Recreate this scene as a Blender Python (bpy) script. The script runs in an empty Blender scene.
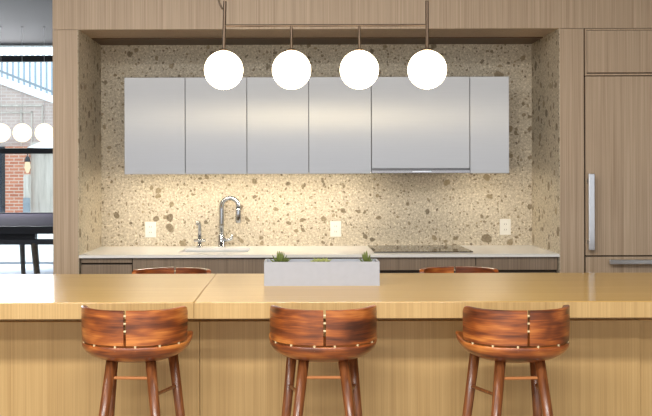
import bpy, bmesh, math, random
from mathutils import Vector, Matrix

random.seed(7)
S = bpy.context.scene
C = S.collection
PI = math.pi

# ------------------------------------------------------------------ camera
F = 939.0                      # focal length in pixels (652 x 416 frame)
VX, VY, CZ = 296.0, 170.0, 1.41
cam_d = bpy.data.cameras.new('camera')
cam = bpy.data.objects.new('camera', cam_d); C.objects.link(cam)
cam.location = (0, 0, CZ)
cam.rotation_euler = (PI / 2, math.radians(0.16), 0)
cam_d.sensor_fit = 'HORIZONTAL'; cam_d.sensor_width = 36.0
cam_d.lens = 36.0 * F / 652.0
cam_d.shift_x = (326 - VX) / 652.0
cam_d.shift_y = -(208 - VY) / 652.0
cam_d.clip_end = 200
S.camera = cam

# ------------------------------------------------------------------ view
S.view_settings.view_transform = 'Standard'
S.view_settings.look = 'None'
S.view_settings.exposure = 0.0
S.view_settings.gamma = 1.0
S.view_settings.use_curve_mapping = False

# ------------------------------------------------------------------ world
w = bpy.data.worlds.new('sky'); S.world = w; w.use_nodes = True
wn = w.node_tree; wn.nodes.clear()
bg = wn.nodes.new('ShaderNodeBackground'); wo = wn.nodes.new('ShaderNodeOutputWorld')
bg.inputs[0].default_value = (0.80, 0.90, 1.0, 1); bg.inputs[1].default_value = 3.2
wn.links.new(bg.outputs[0], wo.inputs[0])

# ------------------------------------------------------------------ large lights
def area(name, loc, rot, sx, sy, power, col=(1, 1, 1), spread=None):
    d = bpy.data.lights.new(name, 'AREA'); d.shape = 'RECTANGLE'; d.size = sx; d.size_y = sy
    d.energy = power; d.color = col
    if spread: d.spread = spread
    o = bpy.data.objects.new(name, d); C.objects.link(o); o.location = loc; o.rotation_euler = rot
    return o
# daylight through the glazed wall behind the camera, and through the far glazing on the left
area('daylight_behind', (-0.5, -4.85, 1.65), (PI / 2, 0, 0), 12.0, 2.6, 126, (0.99, 0.98, 1.0))
area('daylight_far_window', (-6.2, 14.25, 1.6), (PI / 2, 0, PI), 5.0, 3.0, 480, (0.93, 0.96, 1.0))
# soft fill lights added under the ceiling to brighten the kitchen
for y, pw in ((-2.0, 265), (0.2, 260), (2.5, 60)):
    area('ceiling_fill', (-0.9, y, 3.325), (0, 0, 0), 4.6, 0.5, pw, (1.0, 0.97, 0.92))

# ------------------------------------------------------------------ node helpers
def lin(c):
    f = lambda v: v / 12.92 if v <= 0.04045 else ((v + 0.055) / 1.055) ** 2.4
    return tuple(f(v / 255.0) for v in c) + (1.0,)

def new_mat(name):
    m = bpy.data.materials.new(name); m.use_nodes = True
    nt = m.node_tree
    p = next(n for n in nt.nodes if n.type == 'BSDF_PRINCIPLED')
    return m, nt, p

def N(nt, t, **kw):
    n = nt.nodes.new(t)
    for k, v in kw.items(): setattr(n, k, v)
    return n

def coords(nt, scale, space='Object', rot=(0, 0, 0), loc=(0, 0, 0)):
    tc = N(nt, 'ShaderNodeTexCoord'); mp = N(nt, 'ShaderNodeMapping')
    mp.inputs['Scale'].default_value = scale; mp.inputs['Rotation'].default_value = rot
    mp.inputs['Location'].default_value = loc
    nt.links.new(tc.outputs[space], mp.inputs['Vector'])
    return mp.outputs[0]

def noise(nt, vec, scale=1.0, detail=3.0, rough=0.55, dist=0.0):
    n = N(nt, 'ShaderNodeTexNoise'); n.inputs['Scale'].default_value = scale
    n.inputs['Detail'].default_value = detail; n.inputs['Roughness'].default_value = rough
    n.inputs['Distortion'].default_value = dist
    nt.links.new(vec, n.inputs['Vector'])
    return n.outputs['Fac']

def ramp(nt, fac, stops, interp='LINEAR'):
    r = N(nt, 'ShaderNodeValToRGB'); cr = r.color_ramp; cr.interpolation = interp
    while len(cr.elements) < len(stops): cr.elements.new(0.5)
    for e, (p, c) in zip(cr.elements, stops):
        e.position = p; e.color = c
    nt.links.new(fac, r.inputs[0])
    return r.outputs[0]

def mix(nt, fac, a, b, blend='MIX'):
    n = N(nt, 'ShaderNodeMix', data_type='RGBA', blend_type=blend)
    for s, v in ((n.inputs[0], fac), (n.inputs[6], a), (n.inputs[7], b)):
        if isinstance(v, (float, int)): s.default_value = v
        elif isinstance(v, tuple): s.default_value = v
        else: nt.links.new(v, s)
    return n.outputs[2]

def math_n(nt, op, a, b=None):
    n = N(nt, 'ShaderNodeMath', operation=op)
    for s, v in ((n.inputs[0], a), (n.inputs[1], b)):
        if v is None: continue
        if isinstance(v, (float, int)): s.default_value = v
        else: nt.links.new(v, s)
    return n.outputs[0]

def plain(name, col, rough=0.5, metal=0.0, coat=0.0, spec=None):
    m, nt, p = new_mat(name)
    v = coords(nt, (1, 1, 1))
    f = noise(nt, v, 40, 2)
    a = lin(col); b = tuple(min(1, x * 1.06) for x in a[:3]) + (1,)
    nt.links.new(mix(nt, f, tuple(x * 0.95 for x in a[:3]) + (1,), b), p.inputs['Base Color'])
    p.inputs['Roughness'].default_value = rough; p.inputs['Metallic'].default_value = metal
    p.inputs['Coat Weight'].default_value = coat
    if spec is not None: p.inputs['Specular IOR Level'].default_value = spec
    return m

def emit(name, col, strength):
    m = bpy.data.materials.new(name); m.use_nodes = True; nt = m.node_tree; nt.nodes.clear()
    e = N(nt, 'ShaderNodeEmission'); o = N(nt, 'ShaderNodeOutputMaterial')
    e.inputs[0].default_value = col; e.inputs[1].default_value = strength
    nt.links.new(e.outputs[0], o.inputs[0])
    return m

def veneer(name, dark, mid, light, axis='Z', rough=0.45, fine=150, space='Object', coat=0.0, coat_rough=0.2):
    """straight-grained wood: fine lines running along the axis"""
    m, nt, p = new_mat(name)
    def sc(across, along):
        return {'Z': (across, across, along), 'X': (along, across, across), 'Y': (across, along, across)}[axis]
    f1 = noise(nt, coords(nt, sc(fine, 1.3), space), 1, 3, 0.6)
    f2 = noise(nt, coords(nt, sc(fine * 0.22, 0.5), space, loc=(3, 1, 2)), 1, 2, 0.5)
    f3 = noise(nt, coords(nt, sc(fine * 0.045, 0.3), space, loc=(7, 4, 2)), 1, 2, 0.5)
    f = math_n(nt, 'ADD', math_n(nt, 'MULTIPLY', f1, 0.6), math_n(nt, 'ADD', math_n(nt, 'MULTIPLY', f2, 0.30), math_n(nt, 'MULTIPLY', f3, 0.10)))
    col = ramp(nt, f, [(0.33, lin(dark)), (0.5, lin(mid)), (0.66, lin(light))])
    nt.links.new(col, p.inputs['Base Color'])
    b = N(nt, 'ShaderNodeBump'); b.inputs['Strength'].default_value = 0.08; b.inputs['Distance'].default_value = 0.002
    nt.links.new(f1, b.inputs['Height'])
    if coat == 0: nt.links.new(b.outputs[0], p.inputs['Normal'])
    p.inputs['Roughness'].default_value = rough
    p.inputs['Coat Weight'].default_value = coat; p.inputs['Coat Roughness'].default_value = coat_rough
    return m

def terrazzo(name, base_a, base_b, tint=(1, 1, 1)):
    m, nt, p = new_mat(name)
    v = coords(nt, (1, 1, 1))
    wv = N(nt, 'ShaderNodeTexNoise'); wv.inputs['Scale'].default_value = 16; wv.inputs['Detail'].default_value = 3
    nt.links.new(v, wv.inputs['Vector'])
    off = N(nt, 'ShaderNodeVectorMath', operation='MULTIPLY_ADD')
    nt.links.new(wv.outputs['Color'], off.inputs[0]); off.inputs[1].default_value = (0.045,) * 3
    nt.links.new(v, off.inputs[2])
    wvec = off.outputs[0]
    fine = noise(nt, v, 75, 5, 0.72)
    big = noise(nt, v, 3.0, 3, 0.6)
    col = ramp(nt, fine, [(0.30, lin(base_a)), (0.52, lin(tuple((a + b) // 2 for a, b in zip(base_a, base_b)))), (0.68, lin(base_b))])
    col = mix(nt, math_n(nt, 'MULTIPLY', big, 0.35), col, lin((204, 186, 156)))
    def layer(col, scale, keep, rmax, cols, seed, soft=0.06):
        vo = N(nt, 'ShaderNodeTexVoronoi'); vo.inputs['Scale'].default_value = scale; vo.inputs['Randomness'].default_value = 0.95
        ad = N(nt, 'ShaderNodeVectorMath', operation='ADD'); ad.inputs[1].default_value = (seed, seed * 1.7, seed * 0.4)
        nt.links.new(wvec, ad.inputs[0]); nt.links.new(ad.outputs[0], vo.inputs['Vector'])
        sep = N(nt, 'ShaderNodeSeparateColor'); nt.links.new(vo.outputs['Color'], sep.inputs[0])
        # radius per cell: zero for most cells
        k = math_n(nt, 'SUBTRACT', sep.outputs[0], 1.0 - keep)
        k = math_n(nt, 'DIVIDE', k, keep)
        k = math_n(nt, 'MAXIMUM', k, 0.0)
        r = math_n(nt, 'MULTIPLY', math_n(nt, 'POWER', k, 0.5), rmax)
        d = math_n(nt, 'SUBTRACT', r, vo.outputs['Distance'])
        mk = math_n(nt, 'MULTIPLY', d, 1.0 / soft); 
        cl = N(nt, 'ShaderNodeClamp'); nt.links.new(mk, cl.inputs[0])
        pc = ramp(nt, sep.outputs[1], [(i / max(1, len(cols) - 1), lin(c)) for i, c in enumerate(cols)])
        pc = mix(nt, 0.35, pc, ramp(nt, fine, [(0.3, lin((70, 58, 44))), (0.7, lin((190, 172, 140)))]))
        return mix(nt, math_n(nt, 'MULTIPLY', cl.outputs[0], 0.85), col, pc)
    col = layer(col, 90, 0.60, 0.46, [(205, 192, 165), (120, 104, 80), (214, 202, 178), (90, 76, 56)], 5.1, 0.15)
    col = layer(col, 44, 0.42, 0.46, [(105, 88, 64), (150, 130, 98), (78, 66, 50), (168, 150, 118)], 1.3, 0.08)
    col = layer(col, 22, 0.22, 0.46, [(98, 82, 58), (150, 130, 98), (74, 62, 48), (170, 150, 116), (120, 100, 74)], 2.7, 0.06)
    col = layer(col, 11.5, 0.13, 0.40, [(104, 86, 60), (168, 148, 112), (84, 70, 52), (150, 132, 100)], 9.2, 0.05)
    if tint != (1, 1, 1): col = mix(nt, 1.0, col, tint + (1,), 'MULTIPLY')
    nt.links.new(col, p.inputs['Base Color'])
    p.inputs['Roughness'].default_value = 0.5
    p.inputs['Specular IOR Level'].default_value = 0.3
    return m

def brushed(name, col, rough, aniso, rot):
    m, nt, p = new_mat(name)
    f = noise(nt, coords(nt, (4, 4, 500)), 1, 3, 0.6)
    a = lin(col)
    nt.links.new(mix(nt, f, tuple(x * 0.93 for x in a[:3]) + (1,), tuple(min(1, x * 1.05) for x in a[:3]) + (1,)), p.inputs['Base Color'])
    p.inputs['Metallic'].default_value = 1.0; p.inputs['Roughness'].default_value = rough
    p.inputs['Anisotropic'].default_value = aniso; p.inputs['Anisotropic Rotation'].default_value = rot
    t = N(nt, 'ShaderNodeTangent', direction_type='RADIAL', axis='Z'); nt.links.new(t.outputs[0], p.inputs['Tangent'])
    return m

def stool_wood(name):
    m, nt, p = new_mat(name)
    tc = N(nt, 'ShaderNodeTexCoord'); oi = N(nt, 'ShaderNodeObjectInfo')
    sh = N(nt, 'ShaderNodeVectorMath', operation='MULTIPLY_ADD')
    cx = N(nt, 'ShaderNodeCombineXYZ')
    for i in range(3): nt.links.new(oi.outputs['Random'], cx.inputs[i])
    nt.links.new(cx.outputs[0], sh.inputs[0]); sh.inputs[1].default_value = (17, 9, 5); nt.links.new(tc.outputs['Object'], sh.inputs[2])
    def mp(scale):
        n = N(nt, 'ShaderNodeMapping'); n.inputs['Scale'].default_value = scale
        nt.links.new(sh.outputs[0], n.inputs['Vector']); return n.outputs[0]
    bands = noise(nt, mp((5, 5, 34)), 1, 2, 0.5, 0.3)
    fine = noise(nt, mp((9, 9, 190)), 1, 4, 0.65, 0.4)
    patch = noise(nt, mp((7, 7, 14)), 1, 1.5, 0.5, 0.6)
    f = math_n(nt, 'ADD', math_n(nt, 'MULTIPLY', bands, 0.45), math_n(nt, 'ADD', math_n(nt, 'MULTIPLY', fine, 0.25), math_n(nt, 'MULTIPLY', patch, 0.30)))
    col = ramp(nt, f, [(0.36, lin((66, 30, 14))), (0.45, lin((114, 56, 26))), (0.53, lin((162, 86, 36))), (0.62, lin((206, 128, 60)))])
    nt.links.new(col, p.inputs['Base Color'])
    p.inputs['Roughness'].default_value = 0.38
    p.inputs['Coat Weight'].default_value = 0.5; p.inputs['Coat Roughness'].default_value = 0.18
    return m

def leg_wood(name):
    m, nt, p = new_mat(name)
    f = noise(nt, coords(nt, (90, 90, 5)), 1, 3, 0.6, 0.3)
    nt.links.new(ramp(nt, f, [(0.3, lin((88, 46, 22))), (0.55, lin((128, 74, 38))), (0.75, lin((156, 98, 54)))]), p.inputs['Base Color'])
    p.inputs['Roughness'].default_value = 0.35; p.inputs['Coat Weight'].default_value = 0.4; p.inputs['Coat Roughness'].default_value = 0.2
    return m

def glass_pane(name, refl=0.06):
    m = bpy.data.materials.new(name); m.use_nodes = True; nt = m.node_tree; nt.nodes.clear()
    t = N(nt, 'ShaderNodeBsdfTransparent'); g = N(nt, 'ShaderNodeBsdfGlossy'); x = N(nt, 'ShaderNodeMixShader'); o = N(nt, 'ShaderNodeOutputMaterial')
    t.inputs[0].default_value = (0.95, 0.98, 0.98, 1); g.inputs['Roughness'].default_value = 0.0
    fr = N(nt, 'ShaderNodeFresnel'); fr.inputs[0].default_value = 1.45
    nt.links.new(fr.outputs[0], x.inputs[0])
    nt.links.new(t.outputs[0], x.inputs[1]); nt.links.new(g.outputs[0], x.inputs[2]); nt.links.new(x.outputs[0], o.inputs[0])
    return m

def brick(name, a, b, mortar, scale=1.0):
    m, nt, p = new_mat(name)
    tc = N(nt, 'ShaderNodeTexCoord'); sx = N(nt, 'ShaderNodeSeparateXYZ'); cx = N(nt, 'ShaderNodeCombineXYZ')
    nt.links.new(tc.outputs['Object'], sx.inputs[0])
    nt.links.new(math_n(nt, 'ADD', sx.outputs[0], sx.outputs[1]), cx.inputs[0]); nt.links.new(sx.outputs[2], cx.inputs[1])
    br = N(nt, 'ShaderNodeTexBrick'); br.inputs['Scale'].default_value = scale
    br.inputs['Brick Width'].default_value = 0.22; br.inputs['Row Height'].default_value = 0.075; br.inputs['Mortar Size'].default_value = 0.010
    br.inputs['Color1'].default_value = lin(a); br.inputs['Color2'].default_value = lin(b); br.inputs['Mortar'].default_value = lin(mortar)
    nt.links.new(cx.outputs[0], br.inputs['Vector'])
    f = noise(nt, tc.outputs['Object'], 2.2, 4)
    nt.links.new(mix(nt, math_n(nt, 'MULTIPLY', f, 0.5), br.outputs['Color'], lin(tuple(int(v * 0.85) for v in a))), p.inputs['Base Color'])
    p.inputs['Roughness'].default_value = 0.9
    return m

# ------------------------------------------------------------------ materials
M = {}
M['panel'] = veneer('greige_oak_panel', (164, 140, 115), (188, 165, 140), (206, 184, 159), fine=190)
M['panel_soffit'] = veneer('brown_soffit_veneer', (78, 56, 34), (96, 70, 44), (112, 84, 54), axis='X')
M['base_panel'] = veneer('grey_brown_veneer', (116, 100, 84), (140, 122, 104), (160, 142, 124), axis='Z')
M['oak'] = veneer('golden_oak_veneer', (180, 146, 94), (196, 162, 108), (208, 176, 122), axis='Z', fine=170)
M['oak_top'] = veneer('golden_oak_top', (196, 154, 80), (206, 164, 88), (214, 174, 98), axis='X', fine=60, rough=0.38, coat=0.45, coat_rough=0.10)
M['stone'] = terrazzo('aggregate_stone', (160, 148, 128), (252, 244, 226))
M['steel'] = brushed('brushed_steel', (190, 190, 191), 0.35, 1.0, 0.0)
M['steel_dark'] = brushed('steel_edge', (120, 120, 122), 0.35, 0.0, 0.0)
M['visor'] = plain('visor_steel', (150, 150, 152), 0.25, 1.0)
M['chrome'] = plain('chrome', (186, 189, 194), 0.12, 1.0)
M['handle'] = plain('satin_aluminium', (214, 218, 224), 0.30, 1.0)
M['sinksteel'] = plain('sink_steel', (206, 208, 210), 0.5, 0.5)
M['quartz'] = plain('white_quartz', (244, 243, 241), 0.22)
M['black_glass'] = plain('black_cooktop_glass', (20, 19, 17), 0.04, 0.0, 0.0, 1.0)
M['white_plastic'] = plain('white_plastic', (240, 238, 230), 0.4)
M['slot'] = plain('dark_slot', (60, 56, 50), 0.6)
M['planter'] = plain('white_ceramic', (176, 180, 190), 0.5)
M['soil'] = plain('dark_soil', (58, 46, 36), 0.95)
M['leaf_dark'] = plain('succulent_olive', (116, 128, 66), 0.5)
M['leaf_pale'] = plain('succulent_pale', (164, 170, 104), 0.5)
M['bronze'] = plain('dark_bronze', (104, 88, 74), 0.4, 0.85)
M['cable'] = plain('steel_cable', (120, 110, 98), 0.45, 0.7)
M['gap'] = plain('shadow_gap_brown', (58, 48, 39), 0.8)
M['stool'] = stool_wood('oiled_teak'); M['leg'] = leg_wood('teak_leg')
M['dowel'] = plain('pale_maple', (226, 204, 160), 0.4)
M['stretch'] = plain('light_teak', (186, 120, 68), 0.4)
M['globe'] = emit('opal_globe_lit', (1.0, 0.85, 0.58, 1), 9.0)
M['globe_far'] = emit('far_globe_glow', (1.0, 0.86, 0.60, 1), 2.2)
M['led'] = emit('warm_led', (1.0, 0.87, 0.66, 1), 78.0)
M['ceiling'] = plain('grey_ceiling_paint', (72, 69, 68), 0.9)
M['white_paint'] = plain('white_paint', (238, 237, 234), 0.8)
M['wall_paint'] = plain('light_wall_paint', (205, 202, 196), 0.9)
M['black_metal'] = plain('black_metal', (26, 28, 34), 0.45)
M['floor'] = plain('pale_blue_carpet', (176, 190, 204), 0.9)
M['tile'] = plain('warm_grey_floor', (150, 138, 122), 0.6)
M['glass'] = glass_pane('window_glass')
M['bright_band'] = glass_pane('bright_band_glass')
M['brick_red'] = brick('red_brick', (176, 104, 78), (196, 128, 98), (205, 190, 175))
M['brick_pale'] = brick('pale_brick', (178, 158, 150), (190, 170, 160), (200, 188, 180))
M['boards'] = veneer('board_formed_concrete', (150, 142, 134), (182, 174, 164), (200, 192, 182), axis='Z', fine=14, rough=0.9)
M['sky_block'] = plain('sky_block_grey', (112, 110, 108), 0.9)
M['pavement'] = plain('pale_pavement', (226, 226, 224), 0.9)
M['white_metal'] = plain('white_metal', (240, 244, 248), 0.5)
M['blue_grey'] = plain('blue_grey_metal', (128, 136, 142), 0.5)
M['sky_tone'] = plain('sky_tone_backdrop', (140, 154, 164), 0.7)
M['dark_glass'] = plain('dark_blue_glass', (38, 48, 62), 0.1)
M['felt'] = plain('dark_plum_top', (66, 58, 74), 0.9, spec=0.02)
M['table_dark'] = plain('charcoal_table', (38, 42, 54), 0.5)
M['grey_beam'] = plain('grey_beam', (70, 74, 84), 0.5)
M['leg_wood_grey'] = veneer('grey_timber', (92, 84, 74), (120, 110, 98), (140, 130, 116))
M['lamp_glow'] = emit('porch_lamp_glow', (1.0, 0.85, 0.6, 1), 1.2)

# ------------------------------------------------------------------ mesh helpers
def box(bm, x0, x1, y0, y1, z0, z1):
    r = bmesh.ops.create_cube(bm, size=1.0)
    for v in r['verts']:
        v.co = Vector((x0 + (v.co.x + 0.5) * (x1 - x0), y0 + (v.co.y + 0.5) * (y1 - y0), z0 + (v.co.z + 0.5) * (z1 - z0)))
    return r['verts']

def prism_xz(bm, pts, y0, y1):
    a = [bm.verts.new((x, y0, z)) for x, z in pts]; b = [bm.verts.new((x, y1, z)) for x, z in pts]
    n = len(pts)
    bm.faces.new(a); bm.faces.new(b[::-1])
    for i in range(n): bm.faces.new((a[i], b[i], b[(i + 1) % n], a[(i + 1) % n]))

def tube(bm, pts, rad, seg=12, caps=True):
    pts = [Vector(p) for p in pts]; n = len(pts)
    rs = rad if isinstance(rad, (list, tuple)) else [rad] * n
    up = None; rings = []
    for i, p in enumerate(pts):
        t = (pts[min(i + 1, n - 1)] - pts[max(i - 1, 0)]).normalized()
        if up is None:
            a = Vector((0, 1, 0)) if abs(t.y) < 0.9 else Vector((1, 0, 0))
        else: a = up
        s = t.cross(a).normalized(); up = s.cross(t).normalized()
        rings.append([bm.verts.new(p + (s * math.cos(2 * PI * k / seg) + up * math.sin(2 * PI * k / seg)) * rs[i]) for k in range(seg)])
    for i in range(n - 1):
        for k in range(seg):
            bm.faces.new((rings[i][k], rings[i][(k + 1) % seg], rings[i + 1][(k + 1) % seg], rings[i + 1][k]))
    if caps:
        bm.faces.new(rings[0][::-1]); bm.faces.new(rings[-1])

def lathe(bm, cx, cy, prof, seg=32):
    rings = []
    for r, z in prof:
        if r < 1e-6: rings.append([bm.verts.new((cx, cy, z))])
        else: rings.append([bm.verts.new((cx + r * math.cos(2 * PI * k / seg), cy + r * math.sin(2 * PI * k / seg), z)) for k in range(seg)])
    for a, b in zip(rings, rings[1:]):
        for k in range(seg):
            k2 = (k + 1) % seg
            if len(a) == 1: f = (a[0], b[k], b[k2])
            elif len(b) == 1: f = (a[k], a[k2], b[0])
            else: f = (a[k], a[k2], b[k2], b[k])
            bm.faces.new(f)

def obj(name, build, mat, parent=None, origin=None, bevel=0.0, smooth=False, seg=2):
    bm = bmesh.new(); build(bm)
    bmesh.ops.recalc_face_normals(bm, faces=bm.faces)
    if origin is None:
        if parent is not None: origin = parent['_o']
        else:
            xs = [v.co for v in bm.verts]
            origin = ((min(v.x for v in xs) + max(v.x for v in xs)) / 2, (min(v.y for v in xs) + max(v.y for v in xs)) / 2, min(v.z for v in xs))
    o3 = Vector(origin)
    for v in bm.verts: v.co -= o3
    me = bpy.data.meshes.new(name); bm.to_mesh(me); bm.free()
    if smooth:
        for f in me.polygons: f.use_smooth = True
    me.materials.append(mat)
    o = bpy.data.objects.new(name, me); C.objects.link(o)
    if parent is None: o.location = o3
    else:
        o.parent = parent
        o.location = o3 - Vector(parent['_o'])
    o['_o'] = tuple(o3)
    if bevel:
        b = o.modifiers.new('bevel', 'BEVEL'); b.width = bevel; b.segments = seg; b.limit_method = 'ANGLE'
    return o

def B(*a): return lambda bm: box(bm, *a)
def T(*a, **k): return lambda bm: tube(bm, *a, **k)

def thing(name, loc, label, cat, group=None):
    o = bpy.data.objects.new(name, None); C.objects.link(o); o.location = loc; o['_o'] = tuple(loc)
    o.empty_display_size = 0.1
    o['label'] = label; o['category'] = cat
    if group: o['group'] = group
    return o

def tag(o, label, cat, group=None):
    o['label'] = label; o['category'] = cat
    if group: o['group'] = group
    return o

def struct(name, build, mat, parent=None, **k):
    o = obj(name, build, mat, parent, **k)
    if parent is None: o['kind'] = 'structure'
    return o

def copy_tree(o, parent=None):
    c = o.copy(); C.objects.link(c)
    if parent is not None: c.parent = parent
    for ch in list(o.children): copy_tree(ch, c)
    return c

def X(px, Y): return (px - VX) * Y / F
def Z(py, Y): return CZ - (py - VY) * Y / F

# ================================================================== ROOM SHELL
CE = 3.34           # ceiling height
YF, YB = 5.54, 6.19  # niche front / niche back
YW = 14.4           # far window plane
NL, NR, NT = -1.286, 1.5576, 2.242
PL = -1.434         # left end of the panelled wall
def floor_b(bm): box(bm, -9.2, 6.2, -5.2, 8.2, -0.1, 0)
struct('floor', floor_b, M['tile'])
struct('floor_lounge', B(-9.2, 6.2, 8.2, YW + 0.1, -0.1, 0), M['floor'])
struct('ceiling', B(-9.2, 6.2, -5.2, YW + 0.1, CE, CE + 0.1), M['ceiling'])
struct('wall_right', B(6.0, 6.2, -5.2, YW + 0.1, 0, CE), M['wall_paint'])
struct('wall_left', B(-9.2, -9.0, -5.2, YW + 0.1, 0, CE), M['wall_paint'])
def wall_front(bm):
    box(bm, -9.0, 6.0, -5.2, -5.0, 2.95, CE)
    box(bm, -9.0, -6.6, -5.2, -5.0, 0, 2.95); box(bm, 5.6, 6.0, -5.2, -5.0, 0, 2.95)
    box(bm, -6.6, 5.6, -5.2, -5.0, 0, 0.3)
struct('wall_front', wall_front, M['wall_paint'])
w3 = struct('window_2', lambda bm: [box(bm, x - 0.03, x + 0.03, -5.14, -5.06, 0.3, 2.95) for x in (-6.57, -4.3, -2.0, 0.3, 2.9, 5.57)], M['black_metal'])

# panelled wall around the niche
struct('wall_header', B(PL, 6.0, YF, 6.30, NT, CE), M['panel'])
struct('wall_pier', lambda bm: (box(bm, PL, NL, YF, 6.30, 0, NT - 0.0022)), M['panel'], bevel=0.001)
struct('wall_stile', B(NR, 1.699, YF, 6.30, 0, NT - 0.0022), M['panel'], bevel=0.001)
struct('wall_niche_back', B(NL, NR, YB, 6.30, 0, NT), M['stone'])
struct('wall_niche_left', B(NL, NL + 0.003, YF + 0.002, YB, 0.0, NT), M['stone'])
struct('wall_niche_right', B(NR - 0.003, NR, YF + 0.002, YB, 0.0, NT), M['stone'])
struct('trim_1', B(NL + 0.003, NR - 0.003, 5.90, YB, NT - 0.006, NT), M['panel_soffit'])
# jamb edges of the niche
struct('wall_fridge_back', B(1.699, 6.0, 6.22, 6.30, 0, NT), M['gap'])
struct('wall_fridge_side', B(2.47, 6.0, YF, 6.22, 0, NT - 0.0022), M['panel'])

# ================================================================== FAR WINDOW
def wtop(bm): box(bm, -9.0, 6.0, YW, YW + 0.2, CE - 0.01, CE + 0.1)
struct('wall_back', wtop, M['white_paint'])
WT = Z(54.5, YW)
win = bpy.data.objects.new('window_1', None); C.objects.link(win); win.location = (-5, YW, 0); win['_o'] = (-5, YW, 0); win['kind'] = 'structure'
def wframe(bm):
    box(bm, -9.0, 6.0, YW + 0.02, YW + 0.12, Z(60.5, YW), WT)
    box(bm, -9.0, 6.0, YW + 0.02, YW + 0.12, Z(153, YW), Z(147.5, YW))
    for x in (-8.95, -6.75, -4.72, -2.6, -0.5, 1.6, 3.7, 5.95): box(bm, x - 0.04, x + 0.04, YW + 0.02, YW + 0.12, 0, WT)
obj('window_frame', wframe, M['black_metal'], win)
obj('window_pane', B(-9.0, 6.0, YW + 0.06, YW + 0.066, 0.01, WT - 0.02), M['glass'], win)
obj('bright_band_pane', B(-9.0, 6.0, YW + 0.06, YW + 0.072, WT, CE - 0.01), M['bright_band'], win)  # glazing added so the white trim band shows bright sky

# ================================================================== OUTSIDE
struct('ground', B(-30, 14, YW + 0.1, 45, -0.12, -0.02), M['pavement'])
struct('ground_courtyard', B(-30, 30, -14, -5.2, -0.12, -0.02), M['pavement'])
struct('wall_sky_block', B(-30, 30, -14.3, -14, -0.12, 14), M['sky_block'])  # unseen wall added to keep bright sky out of the steel reflections
YO = 22.0
bld = thing('brick_building', (X(30, YO), YO, -0.02), 'pale brick building with a sloping white coping seen beyond the far window', 'building')
xa, xb = X(-60, YO), X(130, YO)
za = lambda x: Z(82, YO) + (x - X(0, YO)) * (Z(101, YO) - Z(82, YO)) / (X(52, YO) - X(0, YO))
obj('brick_wall', lambda bm: prism_xz(bm, [(xa, -0.02), (xb, -0.02), (xb, za(xb)), (xa, za(xa))], YO, YO + 0.7), M['brick_pale'], bld)
obj('coping', lambda bm: prism_xz(bm, [(xa, za(xa) - 0.02), (xb, za(xb) - 0.02), (xb, za(xb) + 0.14), (xa, za(xa) + 0.14)], YO - 0.06, YO + 0.75), M['white_metal'], bld)
def recess(bm):
    def bar(x0, x1, y0, y1): box(bm, X(x0, YO), X(x1, YO), YO - 0.03, YO + 0.01, Z(y1, YO), Z(y0, YO))
    bar(-10, 43, 104, 105.5); bar(42, 43, 105, 136); bar(-10, 33, 111, 112); bar(31.5, 32.5, 111, 150); bar(21, 22, 108, 150)
obj('recess_trim', recess, M['boards'], bld)
obj('brick_pier', B(X(8.5, YO), X(32.5, YO), YO - 0.25, YO, -0.02, Z(146, YO)), M['brick_red'], bld)
obj('board_panel', B(X(32.5, YO), xb, YO - 0.15, YO, -0.02, Z(142, YO)), M['boards'], bld)
obj('dark_glazing', B(X(-40, YO), X(5.5, YO), YO - 0.12, YO, -0.02, Z(146, YO)), M['dark_glass'], bld)
def dframe(bm):
    for x in (-20, -4, 6.5): box(bm, X(x, YO) - 0.05, X(x, YO) + 0.05, YO - 0.2, YO, -0.02, Z(146, YO))
obj('glazing_frame', dframe, M['black_metal'], bld)
obj('canopy', lambda bm: prism_xz(bm, [(X(31, YO), Z(147, YO)), (X(70, YO), Z(149, YO)), (X(70, YO), Z(136, YO)), (X(52, YO), Z(139, YO))], YO - 0.35, YO - 0.16), M['white_metal'], bld)

fen = thing('railing', (X(30, 23), 22.9, za(X(30, YO))), 'white slatted railing with a blue grey sloping handrail above the brick wall', 'railing')
def slats(bm):
    px = -40.0
    while px < 110:
        x = X(px, 22.9); box(bm, x - 0.035, x + 0.035, 22.88, 22.92, za(x) - 0.5, Z(58, 22.9) + 0.4)
        px += 5.6
obj('slat', slats, M['white_metal'], fen)
def hr(bm):
    pts = [(px, 70 + px * 0.40) for px in (-40, 110)]
    a, b = [(X(p, 22.6), Z(q, 22.6)) for p, q in pts]
    prism_xz(bm, [(a[0], a[1] - 0.03), (b[0], b[1] - 0.03), (b[0], b[1] + 0.03), (a[0], a[1] + 0.03)], 22.55, 22.62)
obj('handrail', hr, M['blue_grey'], fen)
tb2 = tag(obj('sky_backdrop', B(X(-120, 30), X(200, 30), 30, 34, -0.02, Z(61, 30)), M['sky_tone']), 'added pale blue grey backdrop in place of sky behind the white slatted railing', 'building')  # added backdrop giving the gaps between slats a sky tone

pl = thing('porch_lamp', (X(27.5, 21.6), 21.6, Z(172, 21.6)), 'small hanging lamp against the red brick pier outside', 'lamp')
obj('lamp_cap', lambda bm: lathe(bm, X(27.5, 21.6), 21.6, [(0, Z(155, 21.6)), (0.04, Z(156, 21.6)), (0.075, Z(161, 21.6)), (0.06, Z(161, 21.6)), (0, Z(160.5, 21.6))], 16), M['black_metal'], pl, smooth=True)
obj('lamp_glass', lambda bm: lathe(bm, X(27.5, 21.6), 21.6, [(0, Z(161, 21.6)), (0.055, Z(161.4, 21.6)), (0.07, Z(167, 21.6)), (0.03, Z(172, 21.6)), (0, Z(172.4, 21.6))], 16), M['lamp_glow'], pl, smooth=True)
obj('lamp_rod', T([(X(27.5, 21.6), 21.6, Z(155.2, 21.6)), (X(27.5, 21.6), 21.6, Z(147, 21.6)), (X(27.5, 21.6), 21.75, Z(147, 21.6))], 0.01, 6), M['black_metal'], pl)
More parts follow.
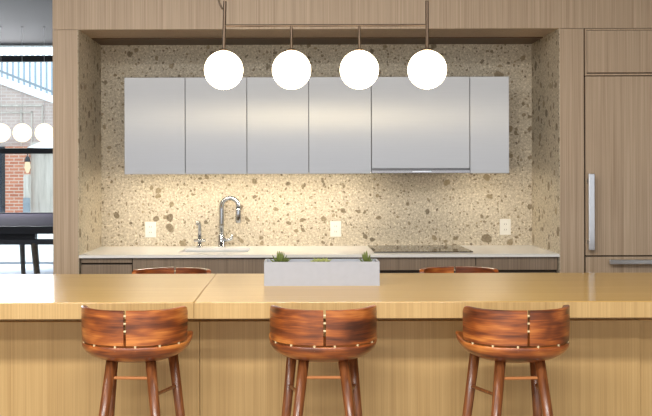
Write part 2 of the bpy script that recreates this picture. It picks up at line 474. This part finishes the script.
bo = thing('pedestal', (X(27.5, 21.4), 21.4, -0.02), 'pale stone pedestal with a grey box on it before the red brick pier', 'pedestal')
obj('post', B(X(24.5, 21.4), X(30, 21.4), 21.3, 21.5, -0.02, Z(174, 21.4)), M['boards'], bo, bevel=0.01)
obj('cap_box', B(X(24, 21.3), X(30.5, 21.3), 21.2, 21.3, Z(214, 21.3), Z(197, 21.3)), M['blue_grey'], bo, bevel=0.01)

# ================================================================== FAR TABLE + FAR GLOBES
YT0, YT1 = 10.5, 13.7
tb = thing('lounge_table', (X(10, 12), 12.0, 0.0), 'long dark table with a plum top and timber legs by the far window', 'table')
xr = X(56, 10.5)
obj('tabletop', B(-5.2, xr, YT0, YT1, 0.755, 0.785), M['felt'], tb, bevel=0.004)
def tedge(bm):
    box(bm, -5.22, xr + 0.02, YT0 - 0.03, YT0, Z(233, YT0), 0.79); box(bm, -5.22, xr + 0.02, YT1, YT1 + 0.03, 0.70, 0.80)
    box(bm, xr, xr + 0.02, YT0, YT1, 0.70, 0.788)
obj('edge_band', tedge, M['table_dark'], tb, bevel=0.003)
obj('apron', B(-4.8, X(36, 10.7), 10.65, 10.75, Z(238.5, 10.7), 0.755), M['table_dark'], tb)
obj('beam', B(-5.0, xr, 10.6, 10.68, Z(244, 10.6), Z(238.7, 10.6)), M['grey_beam'], tb)
for (p0, q0, p1, Y0, Y1) in ((34.0, 243, 43.5, 10.64, 10.45), (21, 243, 16.5, 12.3, 12.6), (-60, 243, -70, 10.64, 10.45), (-75, 243, -68, 12.3, 12.6)):
    x0 = X(p0, Y0); x1 = X(p1, Y0)
    obj('leg', T([(x1, Y1, 0.0), (x0, Y0, 0.74 if Y0 > 11 else Z(q0, 10.6))], [0.03, 0.042], 10), M['leg_wood_grey'], tb)

def linear_pendant(loc_y, xs, zc, rad, bar_z, rod_z, globe_mat, label, group, curl):
    xc = (xs[0] + xs[-1]) / 2
    t = thing('linear_pendant', (xc, loc_y, zc - rad), label, 'pendant light', group)
    obj('bar', T([(xs[0], loc_y, bar_z), (xs[-1], loc_y, bar_z)], 0.0055, 10), M['bronze'], t)
    for i, x in enumerate(xs):
        end = i in (0, len(xs) - 1)
        top = rod_z if end else bar_z
        tilt = 0.006 if i == 0 else 0.0
        obj('rod', T([(x, loc_y, zc + rad * 0.9), (x + tilt, loc_y, top)], 0.0075 if end else 0.0055, 10), M['bronze'], t)
        g = obj('globe', lambda bm: bmesh.ops.create_uvsphere(bm, u_segments=40, v_segments=24, radius=rad, matrix=Matrix.Translation((x, loc_y, zc))), globe_mat, t, smooth=True)
        obj('collar', lambda bm: lathe(bm, x, loc_y, [(0, zc + rad * 0.985), (0.020, zc + rad * 0.985), (0.020, zc + rad * 1.06), (0.008, zc + rad * 1.12), (0, zc + rad * 1.12)], 20), M['bronze'], t, smooth=True)
        if end:
            obj('suspension_cable', T([(x + tilt, loc_y, top), (x + tilt, loc_y, CE - 0.02)], 0.0016, 6), M['cable'], t)
            obj('canopy', lambda bm: lathe(bm, x + tilt, loc_y, [(0, CE), (0.05, CE), (0.05, CE - 0.025), (0, CE - 0.03)], 24), M['bronze'], t)
    if curl:
        x = xs[0]; pts = []
        for k in range(13):
            a = k / 12.0
            pts.append((x - 0.004 - 0.018 * math.sin(a * PI), loc_y, rod_z - 0.035 + a * 0.10))
        pts.append((x + 0.004, loc_y, rod_z + 0.10))
        pts.append((x + 0.006, loc_y, CE - 0.02))
        obj('power_cord', T(pts, 0.0042, 8), M['bronze'], t, smooth=True)
    return t

YP = 4.05
gx = [X(p, YP) for p in (224, 291.8, 359.6, 427.4)]
linear_pendant(YP, gx, Z(70, YP), 19.4 * YP / F, Z(25.5, YP), Z(1.0, YP), M['globe'],
               'bronze bar pendant with four glowing white globes hanging over the oak island', None, True)
for p, lab in ((1.2, 'glowing globe above the far dark table, cut by the left edge'), (22.4, 'glowing globe above the far dark table, whole in the window'),
               (44.5, 'glowing globe above the far dark table, partly behind the wood pier')):
    x, y, z, ra = X(p, 12.6), 12.6, Z(132, 12.6), 9.3 * 12.6 / F  # glowing spheres on thin added cables before the far window
    t = thing('far_globe', (x, y, z - ra), lab, 'pendant light', 'glowing globes above the far table')
    obj('globe', lambda bm: bmesh.ops.create_uvsphere(bm, u_segments=32, v_segments=20, radius=ra, matrix=Matrix.Translation((x, y, z))), M['globe_far'], t, smooth=True)
    obj('cable', T([(x, y, z + ra * 0.98), (x, y, CE)], 0.002, 6), M['white_metal'], t)
    obj('ceiling_rose', lambda bm: lathe(bm, x, y, [(0, CE), (0.02, CE), (0.02, CE - 0.004), (0, CE - 0.005)], 20), M['ceiling'], t)

# ================================================================== NICHE: BASE CABINETS, WORKTOP
CT = 0.91; CB = 0.893
BK = YF + 0.03      # front face of base cabinets
sx0, sx1, sy0, sy1 = X(184, 6.0), X(250, 6.0), 5.72, 6.05
def top_b(bm):
    x0, x1, y0, y1 = NL + 0.0035, NR - 0.0035, YF + 0.003, YB - 0.001
    box(bm, x0, sx0, y0, y1, CB, CT); box(bm, sx1, x1, y0, y1, CB, CT)
    box(bm, sx0, sx1, y0, sy0, CB, CT); box(bm, sx0, sx1, sy1, y1, CB, CT)
tag(obj('countertop', top_b, M['quartz']), 'thin white worktop running across the stone niche with a sink cut into it', 'worktop')
sk = thing('sink', ((sx0 + sx1) / 2, 5.88, 0.72), 'stainless steel undermount sink set in the white worktop below the tap', 'sink')
def sink_b(bm):
    t = 0.004
    box(bm, sx0 - 0.01, sx1 + 0.01, sy0 - 0.01, sy1 + 0.01, 0.72, 0.724)
    box(bm, sx0 - 0.01, sx0 + 0.002, sy0 - 0.01, sy1 + 0.01, 0.724, CB - 0.001); box(bm, sx1 - 0.002, sx1 + 0.01, sy0 - 0.01, sy1 + 0.01, 0.724, CB - 0.001)
    box(bm, sx0, sx1, sy0 - 0.01, sy0 + 0.002, 0.724, CB - 0.001); box(bm, sx0, sx1, sy1 - 0.002, sy1 + 0.01, 0.724, CB - 0.001)
obj('basin', sink_b, M['sinksteel'], sk)
obj('drain', lambda bm: lathe(bm, (sx0 + sx1) / 2, 5.88, [(0, 0.7255), (0.04, 0.727), (0.045, 0.7245), (0, 0.7242)], 24), M['chrome'], sk)

def base_cabinet(x0, x1, label, fronts, carc=M['gap']):
    t = thing('base_cabinet', ((x0 + x1) / 2, 5.85, 0.0), label, 'cabinet', 'base cabinets under the white worktop')
    w2 = 0.01
    def cb(bm):
        box(bm, x0 + 0.001, x0 + 0.018, BK + 0.022, YB - 0.01, 0.09, 0.70); box(bm, x1 - 0.018, x1 - 0.001, BK + 0.022, YB - 0.01, 0.09, 0.70)
        box(bm, x0 + 0.018, x1 - 0.018, BK + 0.022, YB - 0.01, 0.09, 0.108); box(bm, x0 + 0.018, x1 - 0.018, YB - 0.03, YB - 0.012, 0.108, 0.70)
        box(bm, x0 + 0.001, x1 - 0.001, BK + 0.022, BK + 0.04, 0.70, CB - 0.002)
        box(bm, x0 + 0.001, x1 - 0.001, BK + 0.06, BK + 0.075, 0.0, 0.09)
    obj('carcass', cb, carc, t)
    for (kind, z0, z1) in fronts:
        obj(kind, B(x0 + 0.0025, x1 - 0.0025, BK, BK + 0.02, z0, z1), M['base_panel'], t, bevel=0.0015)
    return t
zz = lambda y: Z(y, BK)
cx1, cx2, cx3 = X(132, BK), X(371, BK), X(475.5, BK)
base_cabinet(NL + 0.006, cx1, 'narrow base cabinet with a slim drawer at the left wall of the niche', [('drawer_front', zz(262.3), zz(258.6)), ('door', 0.10, zz(264.2))])
base_cabinet(cx1, cx2, 'wide base cabinet below the sink and chrome tap', [('door', 0.10, zz(258.6))])
base_cabinet(cx2, cx3, 'base cabinet below the black cooktop', [('drawer_front', zz(270.6), zz(257.6)), ('drawer_front', 0.46, zz(273.5)), ('drawer_front', 0.10, 0.45)])
base_cabinet(cx3, NR - 0.006, 'base cabinet at the right wall of the niche', [('drawer_front', zz(270.6), zz(257.6)), ('drawer_front', 0.46, zz(273.5)), ('drawer_front', 0.10, 0.45)])

# cooktop
ck = thing('cooktop', (0.77, 5.9, CT), 'black glass cooktop set flush in the worktop below the range hood', 'cooktop')
obj('glass_plate', B(0.468, 1.068, 5.66, 6.14, CT + 0.0005, CT + 0.006), M['black_glass'], ck, bevel=0.002)
for (cx, cy, r) in ((0.62, 6.02, 0.085), (0.92, 6.02, 0.07), (0.62, 5.8, 0.07), (0.92, 5.8, 0.095)):
    obj('burner_ring', lambda bm: lathe(bm, cx, cy, [(r, CT + 0.0062), (r + 0.002, CT + 0.0064), (r + 0.004, CT + 0.0062)], 40), M['steel_dark'], ck)

# tap
fx, fy = X(221.5, 6.12), 6.115
fc = thing('tap', (fx, fy, CT), 'tall chrome gooseneck kitchen tap behind the sink', 'tap')
obj('base', lambda bm: lathe(bm, fx, fy, [(0, CT), (0.026, CT), (0.026, CT + 0.006), (0.021, CT + 0.010), (0.0205, CT + 0.075), (0.018, CT + 0.082), (0, CT + 0.082)], 28), M['chrome'], fc, smooth=True)
R = 0.056; zt = CT + 0.263
pts = [(fx, fy, CT + 0.07), (fx, fy, CT + 0.15), (fx, fy, zt - 0.02)]
for k in range(0, 17):
    a = PI - k / 16.0 * PI * 1.03
    pts.append((fx + R + R * math.cos(a), fy - 0.02 * k / 16, zt + R * math.sin(a)))
obj('neck', T(pts, 0.0148, 16), M['chrome'], fc, smooth=True)
ex, ey, ez = pts[-1]
obj('spray_head', T([(ex, ey, ez + 0.004), (ex - 0.001, ey, ez - 0.02), (ex - 0.002, ey, ez - 0.085), (ex - 0.002, ey, ez - 0.10)], [0.0165, 0.018, 0.019, 0.0155], 16), M['chrome'], fc, smooth=True)
obj('handle', T([(fx + 0.015, fy, CT + 0.045), (fx + 0.045, fy, CT + 0.048), (fx + 0.062, fy - 0.004, CT + 0.052), (fx + 0.07, fy - 0.005, CT + 0.085)], [0.0125, 0.0125, 0.011, 0.007], 12), M['chrome'], fc, smooth=True)
# filter tap
dx, dy = X(199.5, 6.12), 6.115
ft = thing('filter_tap', (dx, dy, CT), 'short chrome filter tap with a cross lever left of the gooseneck tap', 'tap')
obj('base', lambda bm: lathe(bm, dx, dy, [(0, CT), (0.022, CT), (0.022, CT + 0.005), (0.013, CT + 0.012), (0.013, CT + 0.07), (0, CT + 0.07)], 24), M['chrome'], ft, smooth=True)
obj('spout', T([(dx, dy, CT + 0.06), (dx, dy, CT + 0.145), (dx - 0.004, dy - 0.012, CT + 0.163), (dx - 0.008, dy - 0.045, CT + 0.164), (dx - 0.009, dy - 0.055, CT + 0.150)], [0.012, 0.0115, 0.0115, 0.012, 0.011], 12), M['chrome'], ft, smooth=True)
obj('lever', T([(dx - 0.036, dy - 0.012, CT + 0.044), (dx + 0.040, dy - 0.012, CT + 0.044)], [0.009, 0.009], 12), M['chrome'], ft, smooth=True)

# outlets
for px, py, lab, kind in ((150.5, 229.2, 'white wall outlet on the stone splashback left of the taps', 'duplex'),
                    (335.5, 229.0, 'white wall outlet on the stone splashback left of the cooktop', 'duplex'),
                    (505.0, 227.5, 'white wall outlet on the stone splashback right of the cooktop', 'duplex')):
    x, z = X(px, YB), Z(py, YB)
    t = thing('wall_outlet', (x, YB, z - 0.05), lab, 'outlet', 'outlets on the stone splashback')
    obj('cover_plate', B(x - 0.036, x + 0.036, YB - 0.006, YB - 0.0005, z - 0.052, z + 0.052), M['white_plastic'], t, bevel=0.002)
    obj('socket_insert', B(x - 0.017, x + 0.017, YB - 0.009, YB - 0.006, z - 0.034, z + 0.034), M['white_plastic'], t, bevel=0.001)
    for dz in (-0.018, 0.018):
        for ddx in (-0.006, 0.006):
            obj('slot', B(x + ddx - 0.001, x + ddx + 0.001, YB - 0.0094, YB - 0.009, z + dz - 0.004, z + dz + 0.005), M['slot'], t)

# ================================================================== WALL CABINETS
YC = 5.84
def uz(y): return Z(y, YC)
ub, ut = uz(173.9), uz(77.0)
edges = [124.2, 185.3, 247.0, 308.8, 371.5]
labs = ['brushed metal wall cabinet at the left end of the row',
        'brushed metal wall cabinet second from left, above the gooseneck tap',
        'brushed metal wall cabinet third from left, behind the second globe',
        'brushed metal wall cabinet just left of the range hood']
def wall_cab(x0, x1, label, led=True):
    t = thing('wall_cabinet', ((x0 + x1) / 2, 6.0, ub), label, 'cabinet', 'brushed metal wall cabinets')
    obj('carcass', B(x0 + 0.0002, x1 - 0.0002, YC + 0.021, YB - 0.0015, ub + 0.009, ut - 0.002), M['steel_dark'], t)
    obj('door', B(x0 + 0.002, x1 - 0.002, YC, YC + 0.02, ub, ut), M['steel'], t, bevel=0.0015)
    if led: obj('light_strip', B(x0 + 0.02, x1 - 0.02, 5.905, 5.92, ub + 0.004, ub + 0.0085), M['led'], t)
    return t
for i in range(4): wall_cab(X(edges[i], YC), X(edges[i + 1], YC), labs[i])
hx0, hx1 = X(371.5, YC), X(470.0, YC)
hd = thing('range_hood', ((hx0 + hx1) / 2, 6.0, ub), 'brushed metal range hood cabinet with a slim pull-out visor above the cooktop', 'range hood')
obj('carcass', B(hx0 + 0.0015, hx1 - 0.0015, YC + 0.021, YB - 0.0015, ub + 0.012, ut - 0.002), M['steel_dark'], hd)
obj('front_panel', B(hx0 + 0.002, hx1 - 0.002, YC, YC + 0.02, uz(168.8), ut), M['steel'], hd, bevel=0.0015)
vis = obj('visor', B(hx0, hx1, YC - 0.012, YC + 0.26, uz(173.6), uz(170.4)), M['visor'], hd, bevel=0.002)
obj('visor_grip', B(X(412, YC), X(431, YC), YC - 0.02, YC - 0.012, uz(172.6), uz(171.2)), M['handle'], vis, bevel=0.001)
wall_cab(hx1, X(509.5, YC), 'narrow brushed metal wall cabinet right of the range hood')

# ================================================================== FRIDGE COLUMN
fr0, fr1 = 1.7015, 2.468
ov = thing('overhead_cabinet', ((fr0 + fr1) / 2, 5.9, uz(75)), 'greige wood overhead cabinet above the panelled fridge', 'cabinet')
zf = lambda y: Z(y, YF)
obj('carcass', B(fr0, fr1, YF + 0.02, 6.2, zf(75.5), NT - 0.003), M['gap'], ov)
obj('door', B(X(587.4, YF), fr1 - 0.004, YF - 0.002, YF + 0.018, zf(73.4), zf(31.4)), M['panel'], ov, bevel=0.0015)
def ovf(bm):
    box(bm, X(585.4, YF), fr1 - 0.002, YF + 0.002, YF + 0.018, zf(30.9), zf(29.5))
    box(bm, X(585.4, YF), X(587.0, YF), YF, YF + 0.018, zf(76.4), zf(31.0))
    box(bm, X(587.0, YF), fr1 - 0.002, YF + 0.002, YF + 0.018, zf(76.2), zf(74.5))
obj('frame', ovf, M['panel'], ov)
fg = thing('refrigerator', ((fr0 + fr1) / 2, 5.9, 0.0), 'tall built-in fridge faced with greige wood and steel bar handles', 'refrigerator')
obj('carcass', B(fr0, fr1, YF + 0.02, 6.2, 0.02, zf(77.3)), M['gap'], fg)
dr = obj('door', B(X(585.6, YF), fr1 - 0.004, YF - 0.002, YF + 0.018, zf(256.2), zf(77.2)), M['panel'], fg, bevel=0.0015)
def vh(bm):
    x0, x1 = X(588.6, 5.48), X(594.6, 5.48)
    box(bm, x0, x1, 5.475, 5.495, Z(251, 5.48), Z(174.5, 5.48))
    for q in (182, 243): box(bm, x0 + 0.006, x1 - 0.006, 5.495, YF - 0.002, Z(q + 2, 5.48), Z(q - 2, 5.48))
obj('handle', vh, M['handle'], dr, bevel=0.003)
dw = obj('freezer_drawer', B(X(585.6, YF), fr1 - 0.004, YF - 0.002, YF + 0.018, 0.10, zf(257.6)), M['panel'], fg, bevel=0.0015)
def hh(bm):
    z0, z1 = Z(265.2, 5.48), Z(260.6, 5.48); x0 = X(609.5, 5.48)
    box(bm, x0, x0 + 0.52, 5.475, 5.495, z0, z1)
    for d in (0.05, 0.45): box(bm, x0 + d, x0 + d + 0.02, 5.495, YF - 0.002, z0 + 0.005, z1 - 0.005)
obj('handle', hh, M['handle'], dw, bevel=0.003)

# ================================================================== ISLAND
I0, I1 = 3.555, 4.54      # front / back edge of the worktop
YBODY = 3.85
it = thing('island_worktop', (0, (I0 + I1) / 2, 0.848), 'thick golden oak worktop of the island in the foreground', 'worktop')
seam = X(193.5, I0)
for a, b in ((-2.3, seam - 0.0008), (seam + 0.0008, 2.4)):
    obj('slab', B(a, b, I0, I1, 0.848, CT), M['oak_top'], it, bevel=0.003)
    obj('front_edge', B(a, b, I0 - 0.003, I0 - 0.0002, 0.8485, CT - 0.002), M['oak'], it)
ib = thing('kitchen_island', (0, 4.15, 0), 'golden oak panelled base of the island behind the three front stools', 'island')
obj('carcass', B(-2.2, 2.3, YBODY + 0.03, 4.22, 0.0, 0.846), M['oak'], ib)
ps = [-2.2, X(199.2, YBODY), X(640, YBODY), 2.3]
for a, b in zip(ps, ps[1:]):
    dd = 0.012 if a > 1 else 0.0
    obj('front_panel', B(a + 0.001, b - 0.001, YBODY + dd, YBODY + 0.025 + dd, 0.02, 0.79), M['oak'], ib, bevel=0.001)
obj('back_panel', B(-2.2, 2.3, 4.225, 4.25, 0.02, 0.846), M['oak'], ib)

# planter and succulents
px0, px1 = X(263.8, 4.05), X(379.3, 4.05)
pz = CT + 0.103
pt = thing('planter', ((px0 + px1) / 2, 4.12, CT), 'long white rectangular trough planter on the oak island worktop', 'planter')
def trough(bm):
    t = 0.010; y0, y1 = 4.05, 4.19
    box(bm, px0, px1, y0, y0 + t, CT, pz); box(bm, px0, px1, y1 - t, y1, CT, pz)
    box(bm, px0, px0 + t, y0 + t, y1 - t, CT, pz); box(bm, px1 - t, px1, y0 + t, y1 - t, CT, pz)
    box(bm, px0 + t, px1 - t, y0 + t, y1 - t, CT, CT + 0.01)
obj('trough', trough, M['planter'], pt)
obj('soil', B(px0 + 0.0105, px1 - 0.0105, 4.0605, 4.1795, CT + 0.0105, pz - 0.014), M['soil'], pt)
def leaf(bm, base, dirv, L, wd, th):
    d = Vector(dirv).normalized(); s = d.cross(Vector((0, 0, 1)))
    if s.length < 0.05: s = Vector((1, 0, 0))
    s.normalize(); n = s.cross(d).normalized(); base = Vector(base); rg = []
    for (u, k) in ((0, 0.55), (0.3, 1.0), (0.65, 0.8), (0.9, 0.35)):
        c = base + d * L * u + n * (L * 0.18 * u * u)
        rg.append([bm.verts.new(c + s * wd * k * math.cos(2 * PI * j / 8) + n * th * k * math.sin(2 * PI * j / 8)) for j in range(8)])
    tip = bm.verts.new(base + d * L + n * (L * 0.18))
    for a, b in zip(rg, rg[1:]):
        for j in range(8): bm.faces.new((a[j], a[(j + 1) % 8], b[(j + 1) % 8], b[j]))
    for j in range(8): bm.faces.new((rg[-1][j], rg[-1][(j + 1) % 8], tip))
    bm.faces.new(rg[0][::-1])
def succ(px, label, spec, mat):
    x, y, z = X(px, 4.12), 4.12, pz - 0.015
    def f(bm):
        for (n, tilt, L, wd, ph) in spec:
            for k in range(n):
                a = 2 * PI * (k + ph) / n; tl = math.radians(tilt + random.uniform(-6, 6))
                dv = (math.cos(a) * math.cos(tl), math.sin(a) * math.cos(tl), math.sin(tl))
                leaf(bm, (x + dv[0] * 0.008, y + dv[1] * 0.008, z), dv, L * random.uniform(0.85, 1.12), wd, wd * 0.45)
    return tag(obj('succulent', f, mat, smooth=True), label, 'plant', 'succulents in the white trough planter')
succ(280, 'spiky green succulent at the left end of the white planter', [(9, 22, 0.050, 0.008, 0), (8, 45, 0.05, 0.0075, 0.5), (6, 68, 0.058, 0.0065, 0.2)], M['leaf_dark'])
succ(320.5, 'flat pale rosette succulent in the middle of the white planter', [(10, 16, 0.042, 0.012, 0), (8, 32, 0.034, 0.011, 0.5), (6, 52, 0.026, 0.009, 0.2), (3, 76, 0.02, 0.007, 0)], M['leaf_pale'])
succ(366, 'upright finger-leaved succulent at the right end of the white planter', [(7, 35, 0.034, 0.0065, 0), (7, 62, 0.05, 0.006, 0.4), (4, 80, 0.056, 0.0055, 0.1)], M['leaf_dark'])

# ================================================================== STOOLS
SA, SB, SN = 0.197, 0.195, 2.35
def sup(phi, s=1.0, a=SA, b=SB):       # phi measured from the rear (-y), positive towards +x
    sn, cs = math.sin(phi), math.cos(phi)
    f = lambda v: math.copysign(abs(v) ** (2.0 / SN), v)
    return s * a * f(sn), -s * b * f(cs)

def make_stool():
    t = thing('bar_stool', (0, 0, 0), 'x', 'stool', 'teak bar stools')
    ns = 72
    def seat(bm):
        prof = [(0.0, 0.758), (0.3, 0.759), (0.6, 0.764), (0.82, 0.776), (0.92, 0.786), (0.965, 0.7895), (0.99, 0.7885), (1.0, 0.785)]
        for k in range(1, 13):
            a = k / 12.0 * PI / 2
            prof.append((math.cos(a) ** 0.98, 0.785 - 0.076 * math.sin(a) ** 0.95))
        prof[-1] = (0.0, 0.709)
        rr = []
        for i, (s, z) in enumerate(prof):
            if s < 1e-6: rr.append([bm.verts.new((0, 0, z))]); continue
            ring = []
            for k in range(ns):
                x, y = sup(2 * PI * k / ns, s)
                zz_ = z
                k_ = max(0.0, min(1.0, (y + 0.055) / 0.16)); k_ = k_ * k_ * (3 - 2 * k_)
                side = min(1.0, abs(x) / SA)
                hz = max(0.0, (z - 0.715) / 0.07)
                if y > 0: zz_ -= 0.030 * (y / SB) ** 2 * hz * (1 - side ** 2)
                zz_ += 0.020 * k_ * side ** 3 * hz
                x *= 1 + 0.04 * k_ * hz
                ring.append(bm.verts.new((x, y, zz_)))
            rr.append(ring)
        for a, b in zip(rr, rr[1:]):
            for k in range(ns):
                k2 = (k + 1) % ns
                if len(a) == 1: bm.faces.new((a[0], b[k], b[k2]))
                elif len(b) == 1: bm.faces.new((a[k], a[k2], b[0]))
                else: bm.faces.new((a[k], a[k2], b[k2], b[k]))
    obj('seat', seat, M['stool'], t, smooth=True)
    zb = 0.796; TH = 0.020
    def panel(sgn):
        def f(bm):
            n = 30; p0, p1 = 0.0, math.radians(80)
            cols = []
            for i in range(n + 1):
                u = i / n
                ph = p0 + (p1 - p0) * u
                ztop = 0.9165 + 0.001 * (ph / (PI / 2)) ** 2
                e = max(0.0, (u - 0.90) / 0.10)
                ztop -= 0.019 * (1 - math.sqrt(max(0, 1 - e * e)))
                zlow = zb + 0.006 * (1 - math.sqrt(max(0, 1 - e * e)))
                col = []
                m = 6
                for j in range(m + 1):       # outer face, up
                    z = zlow + (ztop - zlow) * j / m
                    fl = 0.995 + 0.012 * math.sin((z - zb) / 0.135 * PI * 0.8)
                    x, y = sup(ph, fl)
                    col.append((x, y, z))
                x, y = sup(ph, fl - 0.02); col.append((x, y, ztop + 0.003))
                x, y = sup(ph, fl - 0.07); col.append((x, y, ztop + 0.002))
                for j in range(m, -1, -1):
                    z = zlow + (ztop - zlow) * j / m
                    x, y = sup(ph, 0.995 - TH / SA); col.append((x, y, z))
                if i == 0: col = [(0.0045, c[1], c[2]) for c in col]
                cols.append([bm.verts.new((sgn * max(c[0], 0.0045), c[1], c[2])) for c in col])
            for a, b in zip(cols, cols[1:]):
                L = len(a)
                for j in range(L): bm.faces.new((a[j], a[(j + 1) % L], b[(j + 1) % L], b[j]))
            bm.faces.new(cols[0]); bm.faces.new(cols[-1][::-1])
        return f
    for sgn in (-1, 1):
        o = obj('backrest', panel(sgn), M['stool'], t, smooth=True)
        es = o.modifiers.new('split', 'EDGE_SPLIT'); es.split_angle = math.radians(50)
    for deg in (-62, -34, -8, 8, 34, 62):
        x, y = sup(math.radians(deg), 0.972)
        obj('dowel', T([(x, y, 0.776), (x, y, 0.806)], 0.0042, 8), M['dowel'], t)
    for z in (0.846, 0.873, 0.900):
        obj('dowel', T([(-0.012, -SB * 0.985 + 0.002, z), (0.012, -SB * 0.985 + 0.002, z)], 0.0040, 8), M['dowel'], t)
    ends = {}
    for key, (tx, ty, bx, by) in {'rl': (-0.071, -0.095, -0.158, -0.190), 'rr': (0.069, -0.095, 0.156, -0.190),
                                  'fl': (-0.113, 0.095, -0.184, 0.190), 'fr': (0.111, 0.095, 0.180, 0.190)}.items():
        ends[key] = (Vector((bx, by, 0)), Vector((tx, ty, 0.735)))
        obj('leg', T([ends[key][0], ends[key][0].lerp(ends[key][1], 0.5), ends[key][1]], [0.013, 0.0172, 0.0195], 16), M['leg'], t, smooth=True)
    def at(k, z): a, b = ends[k]; return a.lerp(b, z / 0.735)
    obj('stretcher', T([at('rl', 0.665), at('rr', 0.665)], 0.0055, 10), M['stretch'], t)
    for s in 'lr': obj('stretcher', T([at('r' + s, 0.605), at('f' + s, 0.590)], 0.0065, 10), M['leg'], t)
    obj('footrest', T([at('fl', 0.30), at('fr', 0.30)], 0.010, 10), M['stretch'], t)
    return t

st = make_stool()
YS = 3.475
spots = [(X(137.0, YS), YS, math.radians(-3.5), 'teak bar stool with curved back, leftmost of the three before the island'),
         (X(322.6, YS), YS, 0, 'teak bar stool with curved back before the island, below the white planter'),
         (X(510.6, YS), YS - 0.02, math.radians(3.5), 'teak bar stool with curved back, rightmost of the three before the island'),
         (X(175, 4.76), 4.57, PI, 'teak stool behind the island, only its back top showing below the taps'),
         (X(454, 4.76), 4.57, PI, 'teak stool behind the island, only its back top showing below the cooktop')]
for i, (x, y, rz, lab) in enumerate(spots):
    o = st if i == 0 else copy_tree(st)
    o.location = (x, y, 0); o.rotation_euler = (0, 0, rz); o['label'] = lab

for o in bpy.data.objects:
    if '_o' in o: del o['_o']
